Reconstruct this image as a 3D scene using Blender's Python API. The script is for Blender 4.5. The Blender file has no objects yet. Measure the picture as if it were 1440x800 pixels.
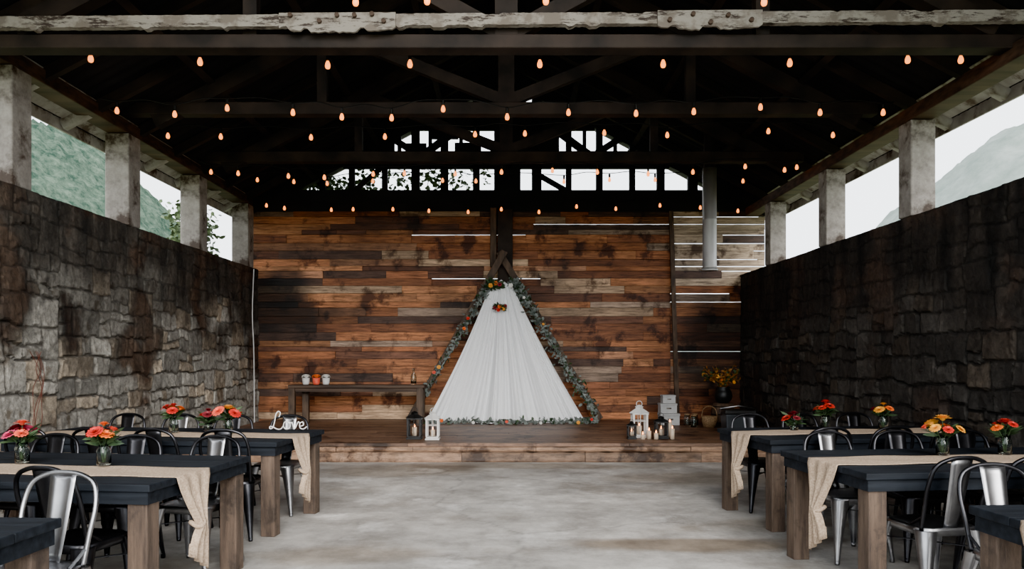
import bpy, math, random
import numpy as np
from mathutils import Vector, Matrix, noise
R = random.Random(7)
scene = bpy.context.scene
COL = scene.collection

# ---------------------------------------------------------------- geometry
class G:
    def __init__(s): s.v=[]; s.f=[]; s.m=[]; s.c=[]
    def add(s, vs, fs, mi=0, col=None, cols=None):
        o=len(s.v); s.v += [tuple(v) for v in vs]
        s.f += [tuple(i+o for i in f) for f in fs]; s.m += [mi]*len(fs)
        s.c += cols if cols else [col or (1,1,1,1)]*len(vs); return s
    def box(s, c, d, rot=None, mi=0, col=None, taper=1.0):
        x,y,z=d[0]/2,d[1]/2,d[2]/2; t=taper
        vs=[Vector(p) for p in [(-x*t,-y*t,-z),(x*t,-y*t,-z),(x*t,y*t,-z),(-x*t,y*t,-z),(-x,-y,z),(x,-y,z),(x,y,z),(-x,y,z)]]
        if rot is not None: vs=[rot@v for v in vs]
        c=Vector(c); vs=[v+c for v in vs]
        return s.add(vs,[(0,3,2,1),(4,5,6,7),(0,1,5,4),(1,2,6,5),(2,3,7,6),(3,0,4,7)],mi,col)
    def beam(s, p0, p1, w, h, mi=0, up=(0,0,1), col=None):
        p0,p1=Vector(p0),Vector(p1); d=(p1-p0); L=d.length; d.normalize()
        u=Vector(up); sx=d.cross(u)
        if sx.length<1e-4: sx=d.cross(Vector((0,1,0)))
        sx.normalize(); uz=sx.cross(d)
        M=Matrix((sx,d,uz)).transposed()
        return s.box((p0+p1)/2,(w,L,h),M,mi,col)
    def tube(s, pts, r, seg=8, mi=0, closed=False, cap=True):
        pts=[Vector(p) for p in pts]; n=len(pts)
        rs = r if isinstance(r,(list,tuple)) else [r]*n
        vs=[];prev=None
        for i,p in enumerate(pts):
            a=pts[(i-1)%n] if (i>0 or closed) else p
            b=pts[(i+1)%n] if (i<n-1 or closed) else p
            t=(b-a).normalized()
            if prev is None:
                q=Vector((0,0,1)) if abs(t.z)<.9 else Vector((1,0,0))
                nx=t.cross(q).normalized()
            else:
                nx=(prev-t*prev.dot(t)).normalized()
            prev=nx; ny=t.cross(nx)
            for k in range(seg):
                an=2*math.pi*k/seg; vs.append(p+(nx*math.cos(an)+ny*math.sin(an))*rs[i])
        fs=[]
        for i in range(n if closed else n-1):
            j=(i+1)%n
            for k in range(seg):
                l=(k+1)%seg; fs.append((i*seg+k,i*seg+l,j*seg+l,j*seg+k))
        if cap and not closed:
            fs.append(tuple(range(seg))[::-1]); fs.append(tuple((n-1)*seg+k for k in range(seg)))
        return s.add(vs,fs,mi)
    def lathe(s, prof, seg=20, c=(0,0,0), mi=0, sq=None):
        vs=[];n=len(prof)
        for r,z in prof:
            for k in range(seg):
                a=2*math.pi*k/seg
                cx,sy=math.cos(a),math.sin(a)
                if sq:
                    q=(abs(cx)**sq+abs(sy)**sq)**(-1/sq); cx*=q; sy*=q
                vs.append((c[0]+r*cx,c[1]+r*sy,c[2]+z))
        fs=[]
        for i in range(n-1):
            for k in range(seg):
                l=(k+1)%seg; fs.append((i*seg+k,i*seg+l,(i+1)*seg+l,(i+1)*seg+k))
        fs.append(tuple(range(seg))[::-1]); fs.append(tuple((n-1)*seg+k for k in range(seg)))
        return s.add(vs,fs,mi)
    def leaf(s, p, d, L, w, mi=0, roll=0, bend=.2):
        p=Vector(p); d=Vector(d).normalized()
        q=Vector((0,0,1)) if abs(d.z)<.95 else Vector((1,0,0))
        a=d.cross(q).normalized(); a=Matrix.Rotation(roll,3,d)@a; n=a.cross(d)
        vs=[p, p+d*L*.35+a*w/2+n*L*bend*.3, p+d*L*.35-a*w/2+n*L*bend*.3, p+d*L*.75+a*w*.38+n*L*bend*.2, p+d*L*.75-a*w*.38+n*L*bend*.2, p+d*L]
        return s.add(vs,[(0,1,2),(1,3,4,2),(3,5,4)],mi)

def mk(name, g, mats, parent=None, loc=(0,0,0), smooth=False, bevel=0, attr=False, rot=0):
    me=bpy.data.meshes.new(name); me.from_pydata(g.v,[],g.f); 
    if not isinstance(mats,(list,tuple)): mats=[mats]
    for m in mats: me.materials.append(m)
    me.polygons.foreach_set('material_index', g.m)
    if smooth: me.polygons.foreach_set('use_smooth',[True]*len(g.f))
    if attr:
        a=me.attributes.new('tone','FLOAT_COLOR','POINT')
        a.data.foreach_set('color', np.array(g.c,dtype=np.float32).ravel())
    me.update()
    ob=bpy.data.objects.new(name,me); COL.objects.link(ob); ob.location=loc; ob.rotation_euler[2]=rot
    if parent: ob.parent=parent
    if bevel:
        b=ob.modifiers.new('bevel','BEVEL'); b.width=bevel; b.segments=2; b.limit_method='ANGLE'
    return ob
def tag(ob,label,cat,group=None):
    ob['label']=label; ob['category']=cat
    if group: ob['group']=group
    return ob
def struct(ob,label=None,cat=None):
    ob['kind']='structure'
    if label: ob['label']=label
    if cat: ob['category']=cat
    return ob
def empty(name,label,cat,loc=(0,0,0),rot=0,group=None):
    e=bpy.data.objects.new(name,None); e.empty_display_size=.1; COL.objects.link(e)
    e.location=loc; e.rotation_euler[2]=rot
    return tag(e,label,cat,group)
def copy_tree(root,loc=None,rot=None,label=None):
    n=root.copy(); COL.objects.link(n)
    if loc is not None: n.location=loc
    if rot is not None: n.rotation_euler[2]=rot
    if label: n['label']=label
    for c in root.children:
        cc=c.copy(); COL.objects.link(cc); cc.parent=n
        for d in c.children:
            dd=d.copy(); COL.objects.link(dd); dd.parent=cc
    return n
def catmull(pts,n=8,closed=False):
    pts=[Vector(p) for p in pts]; out=[]; N=len(pts)
    for i in range(N if closed else N-1):
        if closed: p0,p1,p2,p3=pts[i-1],pts[i],pts[(i+1)%N],pts[(i+2)%N]
        else: p0,p1,p2,p3=pts[max(i-1,0)],pts[i],pts[i+1],pts[min(i+2,N-1)]
        for k in range(n):
            t=k/n; out.append(.5*((2*p1)+(p2-p0)*t+(2*p0-5*p1+4*p2-p3)*t*t+(3*p1-p0-3*p2+p3)*t**3))
    if not closed: out.append(pts[-1])
    return out

# ---------------------------------------------------------------- materials
def mat(name, c1, c2=None, rough=.6, metal=0, scale=5, stretch=(1,1,1), bump=0, attr=False, detail=6,
        lo=.35, hi=.65, emit=None, estr=0, trans=0, ior=1.45, c3=None, s3=.6, lo3=.5, hi3=.65, dist=0, nrough=.5,
        c4=None, s4=.6, lo4=.5, hi4=.65, bdist=.02, spec=None):
    m=bpy.data.materials.new(name); m.use_nodes=True; nt=m.node_tree; N=nt.nodes; L=nt.links
    b=N['Principled BSDF']; b.inputs['Roughness'].default_value=rough; b.inputs['Metallic'].default_value=metal
    b.inputs['IOR'].default_value=ior
    if spec is not None: b.inputs['Specular IOR Level'].default_value=spec
    b.inputs['Base Color'].default_value=(*c1,1)
    tc=N.new('ShaderNodeTexCoord'); mp=N.new('ShaderNodeMapping'); mp.inputs['Scale'].default_value=stretch
    src=tc.outputs['Object']
    at=None
    if attr:
        at=N.new('ShaderNodeAttribute'); at.attribute_name='tone'
        ad=N.new('ShaderNodeVectorMath'); ad.operation='ADD'
        ml=N.new('ShaderNodeMath'); ml.operation='MULTIPLY'; ml.inputs[1].default_value=37.0
        L.new(at.outputs['Alpha'],ml.inputs[0]); L.new(src,ad.inputs[0]); L.new(ml.outputs[0],ad.inputs[1]); 
        vsrc=ad.outputs[0]
    else: vsrc=src
    L.new(vsrc,mp.inputs['Vector'])
    nz=N.new('ShaderNodeTexNoise'); nz.inputs['Scale'].default_value=scale; nz.inputs['Detail'].default_value=detail
    nz.inputs['Distortion'].default_value=dist; nz.inputs['Roughness'].default_value=nrough
    L.new(mp.outputs[0],nz.inputs['Vector'])
    out=None
    if c2 is not None:
        r=N.new('ShaderNodeValToRGB'); r.color_ramp.elements[0].position=lo; r.color_ramp.elements[1].position=hi
        r.color_ramp.elements[0].color=(*c1,1); r.color_ramp.elements[1].color=(*c2,1)
        L.new(nz.outputs['Fac'],r.inputs[0]); out=r.outputs[0]
        for cc,sc,l_,h_ in ((c3,s3,lo3,hi3),(c4,s4,lo4,hi4)):
            if cc is None: continue
            n3=N.new('ShaderNodeTexNoise'); n3.inputs['Scale'].default_value=sc; n3.inputs['Detail'].default_value=9
            n3.inputs['Roughness'].default_value=.65
            L.new(src,n3.inputs['Vector'])
            r3=N.new('ShaderNodeMapRange'); r3.inputs['From Min'].default_value=l_; r3.inputs['From Max'].default_value=h_
            L.new(n3.outputs['Fac'],r3.inputs['Value'])
            mx=N.new('ShaderNodeMix'); mx.data_type='RGBA'; L.new(r3.outputs[0],mx.inputs['Factor'])
            L.new(out,mx.inputs[6]); mx.inputs[7].default_value=(*cc,1); out=mx.outputs[2]
        if attr:
            mx=N.new('ShaderNodeMix'); mx.data_type='RGBA'; mx.blend_type='MULTIPLY'; mx.inputs['Factor'].default_value=1
            L.new(out,mx.inputs[6]); L.new(at.outputs['Color'],mx.inputs[7]); out=mx.outputs[2]
        L.new(out,b.inputs['Base Color'])
    if bump:
        bp=N.new('ShaderNodeBump'); bp.inputs['Strength'].default_value=bump; bp.inputs['Distance'].default_value=bdist
        L.new(nz.outputs['Fac'],bp.inputs['Height']); L.new(bp.outputs[0],b.inputs['Normal'])
    if emit is not None:
        b.inputs['Emission Color'].default_value=(*emit,1); b.inputs['Emission Strength'].default_value=estr
    if trans: b.inputs['Transmission Weight'].default_value=trans
    return m
M={}
M['floor']=mat('concrete_floor',(.25,.235,.215),(.47,.45,.42),rough=.5,scale=2.2,detail=15,nrough=.74,bump=.12,lo=.38,hi=.62,attr=True,c3=(.20,.175,.145),s3=.7,lo3=.54,hi3=.68,c4=(.58,.565,.54),s4=1.3,lo4=.56,hi4=.66)
M['wallwood']=mat('wall_planks',(.26,.215,.185),(1.65,1.6,1.55),rough=.62,scale=2.6,stretch=(1,1,12),bump=.5,attr=True,detail=13,nrough=.74,lo=.34,hi=.66,c3=(.20,.15,.12),s3=2.2,lo3=.54,hi3=.63)
M['stone']=mat('rubble_stone',(.34,.33,.32),(1.45,1.42,1.37),rough=.85,scale=14,bump=.9,bdist=.02,attr=True,detail=15,nrough=.78,lo=.35,hi=.65,c3=(.42,.36,.30),s3=5,lo3=.57,hi3=.66)
M['conc']=mat('weathered_concrete',(.17,.15,.13),(.38,.35,.31),rough=.8,scale=5,bump=.4,detail=14,nrough=.72,c3=(.055,.038,.027),s3=2.2,lo3=.49,hi3=.60)
M['darkwood']=mat('dark_timber',(.010,.007,.006),(.036,.024,.018),rough=.75,scale=3,stretch=(1,1,1),bump=.3,detail=8)
M['archwood']=mat('arch_timber',(.035,.023,.016),(.10,.063,.04),rough=.7,scale=4,stretch=(4,4,1),bump=.3,detail=8)
M['beambrown']=mat('brown_timber',(.03,.018,.012),(.085,.052,.034),rough=.7,scale=3,stretch=(.4,2,6),bump=.3,detail=8)
M['peel']=mat('peeling_white_paint',(.05,.035,.028),(.35,.32,.275),rough=.8,scale=8,stretch=(.5,2,2.5),bump=.15,detail=15,nrough=.75,lo=.43,hi=.49,c3=(.20,.17,.14),s3=4,lo3=.48,hi3=.58)
M['whitewood']=mat('white_painted_wood',(.26,.24,.215),(.44,.42,.39),rough=.7,scale=5,bump=.2,detail=10,c3=(.10,.07,.05),s3=2.4,lo3=.52,hi3=.61)
M['roof']=mat('dark_roof_sheet',(.006,.006,.007),(.020,.018,.018),rough=.8,scale=2,detail=6)
M['gable']=mat('gable_black_timber',(.005,.005,.005),(.013,.012,.012),rough=.8,scale=3)
M['deck']=mat('stage_deck',(.35,.32,.3),(1.35,1.25,1.15),rough=.5,scale=3,stretch=(1,8,5),bump=.3,attr=True,detail=12,nrough=.72,c3=(.20,.15,.12),s3=2.2,lo3=.52,hi3=.61)
M['legwood']=mat('raw_brown_post',(.032,.021,.015),(.12,.08,.055),rough=.75,scale=3,stretch=(6,6,.7),bump=.4,detail=12,nrough=.72,c3=(.03,.02,.014),s3=5,lo3=.54,hi3=.66)
M['tabletop']=mat('dark_charcoal_tabletop',(.004,.0055,.008),(.011,.014,.019),rough=.7,scale=4,stretch=(.6,6,6),bump=.15,detail=6,spec=.25)
M['burlap']=mat('tan_burlap',(.30,.215,.145),(.45,.34,.245),rough=.9,scale=90,bump=.25,detail=2)
M['metal']=mat('dark_gunmetal',(.02,.02,.023),(.055,.055,.06),rough=.3,metal=.9,scale=5,detail=4)
M['silver']=mat('galvanised_steel',(.22,.22,.23),(.42,.42,.43),rough=.3,metal=1,scale=5,detail=4)
M['pipe']=mat('flue_steel',(.28,.27,.26),(.42,.41,.39),rough=.55,metal=.8,scale=4,stretch=(1,1,.3))
M['black']=mat('black_metal',(.008,.008,.008),(.015,.015,.015),rough=.45,metal=.3,scale=8)
M['drape']=mat('white_voile',(.90,.92,.94),(.95,.96,.97),rough=.9,scale=20,stretch=(8,8,.5))
M['glass']=mat('clear_glass',(.85,.92,.90),rough=.03,trans=1,ior=1.3)
M['bulb']=mat('glowing_bulb',(1,.4,.15),rough=.3,emit=(1,.25,.035),estr=2.3)
M['socket']=mat('black_socket',(.01,.01,.01),rough=.5)
M['flame']=mat('candle_flame',(1,.5,.2),emit=(1,.33,.08),estr=6)
M['wax']=mat('ivory_wax',(.6,.48,.36),rough=.5)
M['wire']=mat('black_cable',(.008,.008,.008),rough=.6)
M['white']=mat('white_paint',(.60,.59,.57),(.70,.69,.67),rough=.6,scale=6)
M['whitecard']=mat('grey_white_box',(.36,.36,.36),(.48,.48,.47),rough=.7,scale=5)
M['green']=mat('green_leaf',(.015,.035,.014),(.05,.085,.035),rough=.6,scale=12)
M['euca']=mat('grey_green_leaf',(.085,.105,.092),(.24,.27,.25),rough=.65,scale=9)
M['red']=mat('red_petal',(.45,.008,.008),(.6,.025,.015),rough=.6,scale=20)
M['orange']=mat('orange_petal',(.70,.10,.008),(.82,.17,.015),rough=.6,scale=20)
M['coral']=mat('coral_petal',(.72,.065,.03),(.8,.13,.07),rough=.6,scale=20)
M['yellow']=mat('yellow_petal',(.75,.28,.015),(.85,.42,.05),rough=.6,scale=20)
M['pink']=mat('pink_petal',(.5,.025,.10),(.65,.08,.18),rough=.6,scale=20)
M['burg']=mat('burgundy_petal',(.12,.008,.015),(.25,.02,.03),rough=.6,scale=20)
M['whitep']=mat('white_petal',(.7,.68,.63),(.8,.78,.75),rough=.6,scale=20)
M['autumn']=mat('autumn_leaf',(.16,.055,.012),(.34,.15,.03),rough=.7,scale=14)
M['grass']=mat('grass_ground',(.10,.13,.06),(.2,.22,.12),rough=.95,scale=.8,detail=8)
M['hillL']=mat('wooded_hill',(.020,.042,.030),(.10,.135,.10),rough=1,scale=.5,detail=15,nrough=.8,lo=.40,hi=.62,spec=0)
M['hillR']=mat('hazy_hill',(.14,.175,.155),(.23,.26,.24),rough=1,scale=.12,detail=14,nrough=.7,spec=0)  # distance haze baked into the pale albedo
M['wick']=mat('wicker',(.12,.07,.035),(.3,.19,.1),rough=.8,scale=60,bump=.5)
M['navybox']=mat('charcoal_plastic',(.015,.018,.022),(.025,.03,.035),rough=.4,scale=4)
M['vine']=mat('vine_leaf',(.05,.085,.035),(.13,.18,.08),rough=.6,scale=8)
nt=M['drape'].node_tree; b=nt.nodes['Principled BSDF']; o=nt.nodes['Material Output']
tr=nt.nodes.new('ShaderNodeBsdfTranslucent'); tr.inputs[0].default_value=(.85,.86,.88,1)
mx=nt.nodes.new('ShaderNodeMixShader'); mx.inputs[0].default_value=.08
nt.links.new(b.outputs[0],mx.inputs[1]); nt.links.new(tr.outputs[0],mx.inputs[2]); nt.links.new(mx.outputs[0],o.inputs[0])

# ---------------------------------------------------------------- camera / world
cam=bpy.data.cameras.new('camera'); co=bpy.data.objects.new('camera',cam); COL.objects.link(co)
co.location=(0,0,1.45); co.rotation_euler=(math.radians(90),0,0)
cam.sensor_width=36; cam.lens=1050*36/1440; cam.shift_x=.0056; cam.shift_y=.0694; cam.clip_end=1000
scene.camera=co
w=bpy.data.worlds.new('world'); scene.world=w; w.use_nodes=True
bg=w.node_tree.nodes['Background']; bg.inputs[0].default_value=(.90,.95,1,1); bg.inputs[1].default_value=2.9
sun=bpy.data.lights.new('sun','SUN'); sun.energy=4.2; sun.angle=math.radians(45); sun.color=(1,.95,.89)
so=bpy.data.objects.new('sun',sun); COL.objects.link(so); so.rotation_euler=(math.radians(62),0,math.radians(12))
scene.view_settings.view_transform='AgX'
try: scene.view_settings.look='AgX - Punchy'
except Exception: pass
scene.view_settings.exposure=1.3

# ---------------------------------------------------------------- constants
XL,XR=-4.63,4.37; YB=14.0; ST=.25; YS=10.2
EV=5.15; RY0=1.6
def roofz(x): return 6.85-.52*abs(x)

# floor: slab with a worn top surface
g=G(); g.box((-.13,6.5,-.105),(11.0,21,.19),col=(1,1,1,.1))
st=.035; nx_=int(9.2/st); ny_=int(7.2/st); vs=[];cs=[]
cr=[[(-3.0,9.6),(-1.6,8.9),(-.4,9.1),(.9,8.4),(2.6,8.6),(4,8.2)],[(-.9,9.8),(-.5,8.6),(-.7,7.2),(.1,6.1),(.0,4.5),(.3,3.2)],[(.2,6.1),(1.4,6.5),(2.6,6.3)]]
segs=[(Vector(a),Vector(b_)) for c in cr for a,b_ in zip(c[:-1],c[1:])]
for j in range(ny_+1):
    y=3.1+j*st
    for i in range(nx_+1):
        x=-4.7+i*st
        n1=noise.fractal(Vector((x*1.1,y*1.4,4)),1,2,6); n2=noise.fractal(Vector((x*.45,y*.6,9)),1,2,5)
        c=Vector((1,1,1))*(1+.26*n1+.26*n2)
        wx=x+.35*n1; wy=y+.12*n2+.1*n1
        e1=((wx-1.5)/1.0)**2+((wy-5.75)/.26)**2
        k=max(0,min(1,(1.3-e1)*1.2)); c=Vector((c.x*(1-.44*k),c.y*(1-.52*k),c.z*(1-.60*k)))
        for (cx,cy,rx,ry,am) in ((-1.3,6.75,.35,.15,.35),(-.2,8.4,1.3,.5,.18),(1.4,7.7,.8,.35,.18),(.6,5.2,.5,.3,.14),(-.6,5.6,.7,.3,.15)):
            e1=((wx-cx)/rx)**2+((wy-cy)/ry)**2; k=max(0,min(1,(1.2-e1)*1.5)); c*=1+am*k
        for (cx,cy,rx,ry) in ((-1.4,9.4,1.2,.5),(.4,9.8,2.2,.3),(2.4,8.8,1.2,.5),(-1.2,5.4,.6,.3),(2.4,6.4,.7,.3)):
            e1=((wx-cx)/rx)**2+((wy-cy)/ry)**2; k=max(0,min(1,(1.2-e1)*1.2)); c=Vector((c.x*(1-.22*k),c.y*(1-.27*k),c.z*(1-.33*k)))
        p=Vector((x+.08*noise.noise(Vector((x*4,y*4,1))),y+.08*noise.noise(Vector((x*4,y*4,7)))))
        dm=9
        for a,b_ in segs:
            ab=b_-a; t=max(0,min(1,(p-a).dot(ab)/ab.length_squared)); dd=(p-(a+ab*t)).length
            if dd<dm: dm=dd
        if dm<.025: c*=.66+.34*dm/.025
        vs.append((x,y,0.0)); cs.append((max(.1,c.x),max(.08,c.y),max(.06,c.z),0))
o_=len(g.v); g.v+=vs; g.c+=cs
for j in range(ny_):
    for i in range(nx_):
        a=o_+j*(nx_+1)+i; g.f.append((a,a+1,a+nx_+2,a+nx_+1)); g.m.append(0)
struct(mk('floor',g,M['floor'],attr=True),'worn grey concrete slab floor with stains')
g=G(); g.box((0,100,-.4),(600,600,.3)); struct(mk('ground',g,M['grass']),'grassy ground outside the barn','ground')

# ---------------------------------------------------------------- stone walls (irregular coursed rubble)
def stone_wall(name,x0,sgn,top,seed,left):
    rr=random.Random(seed); y0,y1=1.0,14.0; st=.019
    nu=int((y1-y0)/st)+1; nv=int(top/st)+1
    cells=[]
    def split(a,b_,c,d):
        w_,h_=b_-a,d-c
        if w_>h_*rr.uniform(1.9,2.9) and w_>.40:
            m_=a+w_*rr.uniform(.3,.7); split(a,m_,c,d); split(m_,b_,c,d); return
        if h_>rr.uniform(.24,.42):
            m_=c+h_*rr.uniform(.33,.67); split(a,b_,c,m_); split(a,b_,m_,d); return
        if w_>rr.uniform(.6,1.1):
            m_=a+w_*rr.uniform(.35,.65); split(a,m_,c,d); split(m_,b_,c,d); return
        cells.append((a,b_,c,d,rr.random(),rr.random(),rr.uniform(-.04,.04),rr.uniform(-.04,.04),rr.random()))
    split(y0-.6,y1+.6,-.3,top+.4)
    rs=.012; W_=int((y1-y0+1.2)/rs)+2; H_=int((top+.7)/rs)+2
    idm=np.zeros((H_,W_),dtype=np.int32)
    for k,c in enumerate(cells):
        i0=int((c[0]-y0+.6)/rs); i1=int((c[1]-y0+.6)/rs)+1; j0=int((c[2]+.3)/rs); j1=int((c[3]+.3)/rs)+1
        idm[max(0,j0):j1,max(0,i0):i1]=k
    vs=[];cs=[]
    for j in range(nv):
        zz=min(j*st,top)
        for i in range(nu):
            yy=y0+i*st
            wu=yy+.055*noise.noise(Vector((yy*2.4,zz*2.4,seed)))+.028*noise.noise(Vector((yy*9,zz*9,seed)))
            wv=zz+.055*noise.noise(Vector((yy*2.4,zz*2.4,seed+20)))+.028*noise.noise(Vector((yy*9,zz*9,seed+4)))
            c=cells[idm[min(H_-1,max(0,int((wv+.3)/rs))),min(W_-1,max(0,int((wu-y0+.6)/rs)))]]
            d=min(abs(wu-c[0]),abs(c[1]-wu),abs(wv-c[2]),abs(c[3]-wv))
            e=min(1,max(0,(d-.004)/.016)); 
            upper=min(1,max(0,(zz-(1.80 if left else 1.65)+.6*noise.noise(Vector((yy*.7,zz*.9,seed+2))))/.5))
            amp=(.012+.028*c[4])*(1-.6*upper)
            lu=(wu-c[0])/(c[1]-c[0])-.5; lv=(wv-c[2])/(c[3]-c[2])-.5
            h=e*(amp+(c[6]*lu+c[7]*lv)*.6*(1-.6*upper))+.010*noise.fractal(Vector((yy*9,zz*9,seed)),1,2,6)+.012*noise.noise(Vector((yy*2,zz*2,seed)))
            vs.append((x0+sgn*(h-.03),yy,zz))
            n1=noise.fractal(Vector((yy*1.1,zz*1.1,seed+7)),1,2,6)
            n2=noise.fractal(Vector((yy*4.5,zz*.9,seed+11)),1,2,4)
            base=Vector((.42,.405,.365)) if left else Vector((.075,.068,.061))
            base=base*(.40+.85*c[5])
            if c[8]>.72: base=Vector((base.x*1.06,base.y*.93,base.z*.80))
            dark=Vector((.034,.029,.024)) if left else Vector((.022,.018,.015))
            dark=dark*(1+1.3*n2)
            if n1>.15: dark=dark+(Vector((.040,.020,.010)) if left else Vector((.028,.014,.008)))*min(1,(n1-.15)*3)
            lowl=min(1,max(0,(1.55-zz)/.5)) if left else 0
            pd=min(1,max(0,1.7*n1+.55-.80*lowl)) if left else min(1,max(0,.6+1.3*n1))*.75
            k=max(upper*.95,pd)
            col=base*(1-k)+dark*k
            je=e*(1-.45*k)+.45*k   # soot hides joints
            if left and d<.012 and zz<1.9: col=Vector((.13,.12,.105))*(1-k)+col*k*.7
            else: col=col*(.38+.62*je)
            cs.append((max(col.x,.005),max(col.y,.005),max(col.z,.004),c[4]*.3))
    g=G(); fs=[]
    for j in range(nv-1):
        for i in range(nu-1):
            a=j*nu+i; q=(a,a+1,a+nu+1,a+nu)
            fs.append(q if sgn<0 else q[::-1])
    g.v=vs;g.f=fs;g.m=[0]*len(fs);g.c=cs
    g.box((x0-sgn*.33,(y0+y1)/2,top/2),(.5,y1-y0,top),col=(.08,.07,.06,.5))
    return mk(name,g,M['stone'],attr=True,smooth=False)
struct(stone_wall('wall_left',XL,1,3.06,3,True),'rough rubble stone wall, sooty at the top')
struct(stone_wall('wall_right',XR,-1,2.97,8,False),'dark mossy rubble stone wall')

def column(x,y,z0,z1,w=.30):
    g=G(); g.box((0,0,(z1-z0)/2),(w,w,z1-z0))
    ob=mk('concrete_post',g,M['conc'],loc=(x,y,z0),bevel=.015)
    tag(ob,'weathered square concrete post standing on the stone wall','post','concrete posts on the stone walls'); return ob
for y in (5.0,7.19,9.37,11.5,13.63): column(XL-.18,y,3.065,4.2)
for y in (3.9,6.1,8.25,10.4,12.58): column(XR+.165,y,2.975,4.02,.27)
g=G(); g.box((XL-.18,7.75,4.28),(.26,12.1,.15)); tag(mk('wall_plate',g,M['beambrown'],bevel=.01),'brown timber beam running along the post tops','beam','timber wall plates')
g=G(); g.box((XR+.165,7.75,4.10),(.24,12.1,.15)); tag(mk('wall_plate',g,M['beambrown'],bevel=.01),'brown timber beam running along the post tops','beam','timber wall plates')

# ---------------------------------------------------------------- roof
def roof():
    g=G(); y0,y1=RY0,14.7; st=.028; n=int((y1-y0)/st)
    for side in (-1,1):
        vs=[];
        for off_ in (0,.03):
            for i in range(n+1):
                y=y0+i*st; o=.014*math.sin(y*2*math.pi/.17)
                for x in (0,side*2.6,side*EV): vs.append((x,y,roofz(x)+o+off_))
        fs=[];K=(n+1)*3
        for i in range(n):
            for k in range(2):
                a=i*3+k; fs.append((a,a+1,a+4,a+3)); fs.append((K+a,K+a+3,K+a+4,K+a+1))
            a=i*3+2; fs.append((a,a+3,K+a+3,K+a))
        g.add(vs,fs)
    return struct(mk('ceiling',g,M['roof'],smooth=True),'dark corrugated sheet gable roof')
roof()
gr='roof rafters'
def rafter(y,side):
    g=G(); zo=.085
    g.beam((0.02*side,0,roofz(0)-zo),(side*4.75,0,roofz(4.75)-zo),.08,.12)
    r=mk('rafter',g,M['darkwood'],loc=(0,y,0)); tag(r,'dark sloping roof rafter with a white painted tail','rafter',gr)
    g=G(); g.beam((side*4.75,0,roofz(4.75)-zo),(side*(EV-.04),0,roofz(EV-.04)-zo),.085,.12)
    t=mk('rafter_tail',g,M['whitewood'],parent=r); t['label']='white painted rafter tail'
for i in range(14):
    for s_ in (-1,1): rafter(1.75+i*.98,s_)
for s_ in (-1,1):
    for xx in (1.2,2.4,3.6):
        g=G(); g.box((s_*xx,8.1,roofz(xx)-.185),(.09,12.8,.07),Matrix.Rotation(s_*math.atan(.52),3,'Y'))
        tag(mk('purlin',g,M['darkwood']),'dark timber purlin under the roof','beam','roof purlins')
g=G(); g.box((0,8.1,roofz(0)-.25),(.08,12.8,.2)); tag(mk('ridge_beam',g,M['darkwood']),'dark timber ridge beam','beam')
for s_ in (-1,1):
    g=G(); g.box((s_*(EV-.01),8.15,roofz(EV)-.06),(.025,13.0,.13)); tag(mk('eave_board',g,M['whitewood']),'pale painted board along the roof eave','board','eave boards')
    g=G(); g.beam((s_*4.90,1.7,roofz(4.90)-.025),(s_*4.90,13.8,roofz(4.90)-.025),.44,.012,up=(s_*.46,0,.887)); tag(mk('soffit_board',g,M['whitewood']),'pale weathered boards lining the eave','board','soffit boards')

def truss(y,tz,w=.16,h=.2,mt='darkwood'):
    e=empty('roof_truss','dark timber roof truss spanning wall to wall','roof truss',(0,y,tz),group='roof trusses')
    mm=M[mt]
    g=G(); g.box((-.13,0,0),(9.3,w,h)); mk('tie_beam',g,mm,e,bevel=.01)
    for s_ in (-1,1):
        g=G(); g.beam((s_*4.3,0,roofz(4.3)-tz-.30),(s_*.08,0,roofz(.08)-tz-.30),w*.8,.18); mk('top_chord',g,M['darkwood'],e)
        g=G(); g.beam((s_*.08,0,h/2+.05),(s_*2.1,0,roofz(2.1)-tz-.36),w*.6,.14); mk('strut',g,M['darkwood'],e)
        g=G(); g.box((s_*2.25,0,(roofz(2.25)-tz-.36+h/2)/2),(.12,w*.6,roofz(2.25)-tz-.36-h/2)); mk('queen_post',g,M['darkwood'],e)
    g=G(); g.box((0,0,(roofz(0)-tz-.35+h/2)/2),(.2,w*.8,roofz(0)-tz-.35-h/2)); mk('king_post',g,M['darkwood'],e)
    return e
truss(6.6,4.195,.18,.12); truss(9.15,4.46,.16,.15); truss(11.4,4.47,.16,.16)
e=empty('painted_beam','peeling white painted timber beam with bolted splices','beam',(0,6.46,4.345))
g=G()
rr=random.Random(5); xs=[-4.62+.03*i for i in range(305)]; vs=[]
for x in xs:
    zt=.054+.004*rr.random()-(.012 if noise.noise(Vector((x*4,8,0)))>.3 else 0); zb=-.040-.006*rr.random()-(.02 if noise.noise(Vector((x*6,3,0)))>.25 else 0)
    t=.03*x/4.5
    for yy in (-.03,.035): vs += [(x,yy,zb+t),(x,yy,zt+t)]
def strip(vs,n):
    fs=[]
    for i in range(n-1):
        a=i*4; b_=a+4
        fs += [(a,b_,b_+1,a+1),(a+2,a+3,b_+3,b_+2),(a+1,b_+1,b_+3,a+3),(a,a+2,b_+2,b_)]
    return fs+[(0,1,3,2),(len(vs)-4,len(vs)-2,len(vs)-1,len(vs)-3)]
g.add(vs,strip(vs,len(xs))); mk('plank',g,M['peel'],e)
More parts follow.
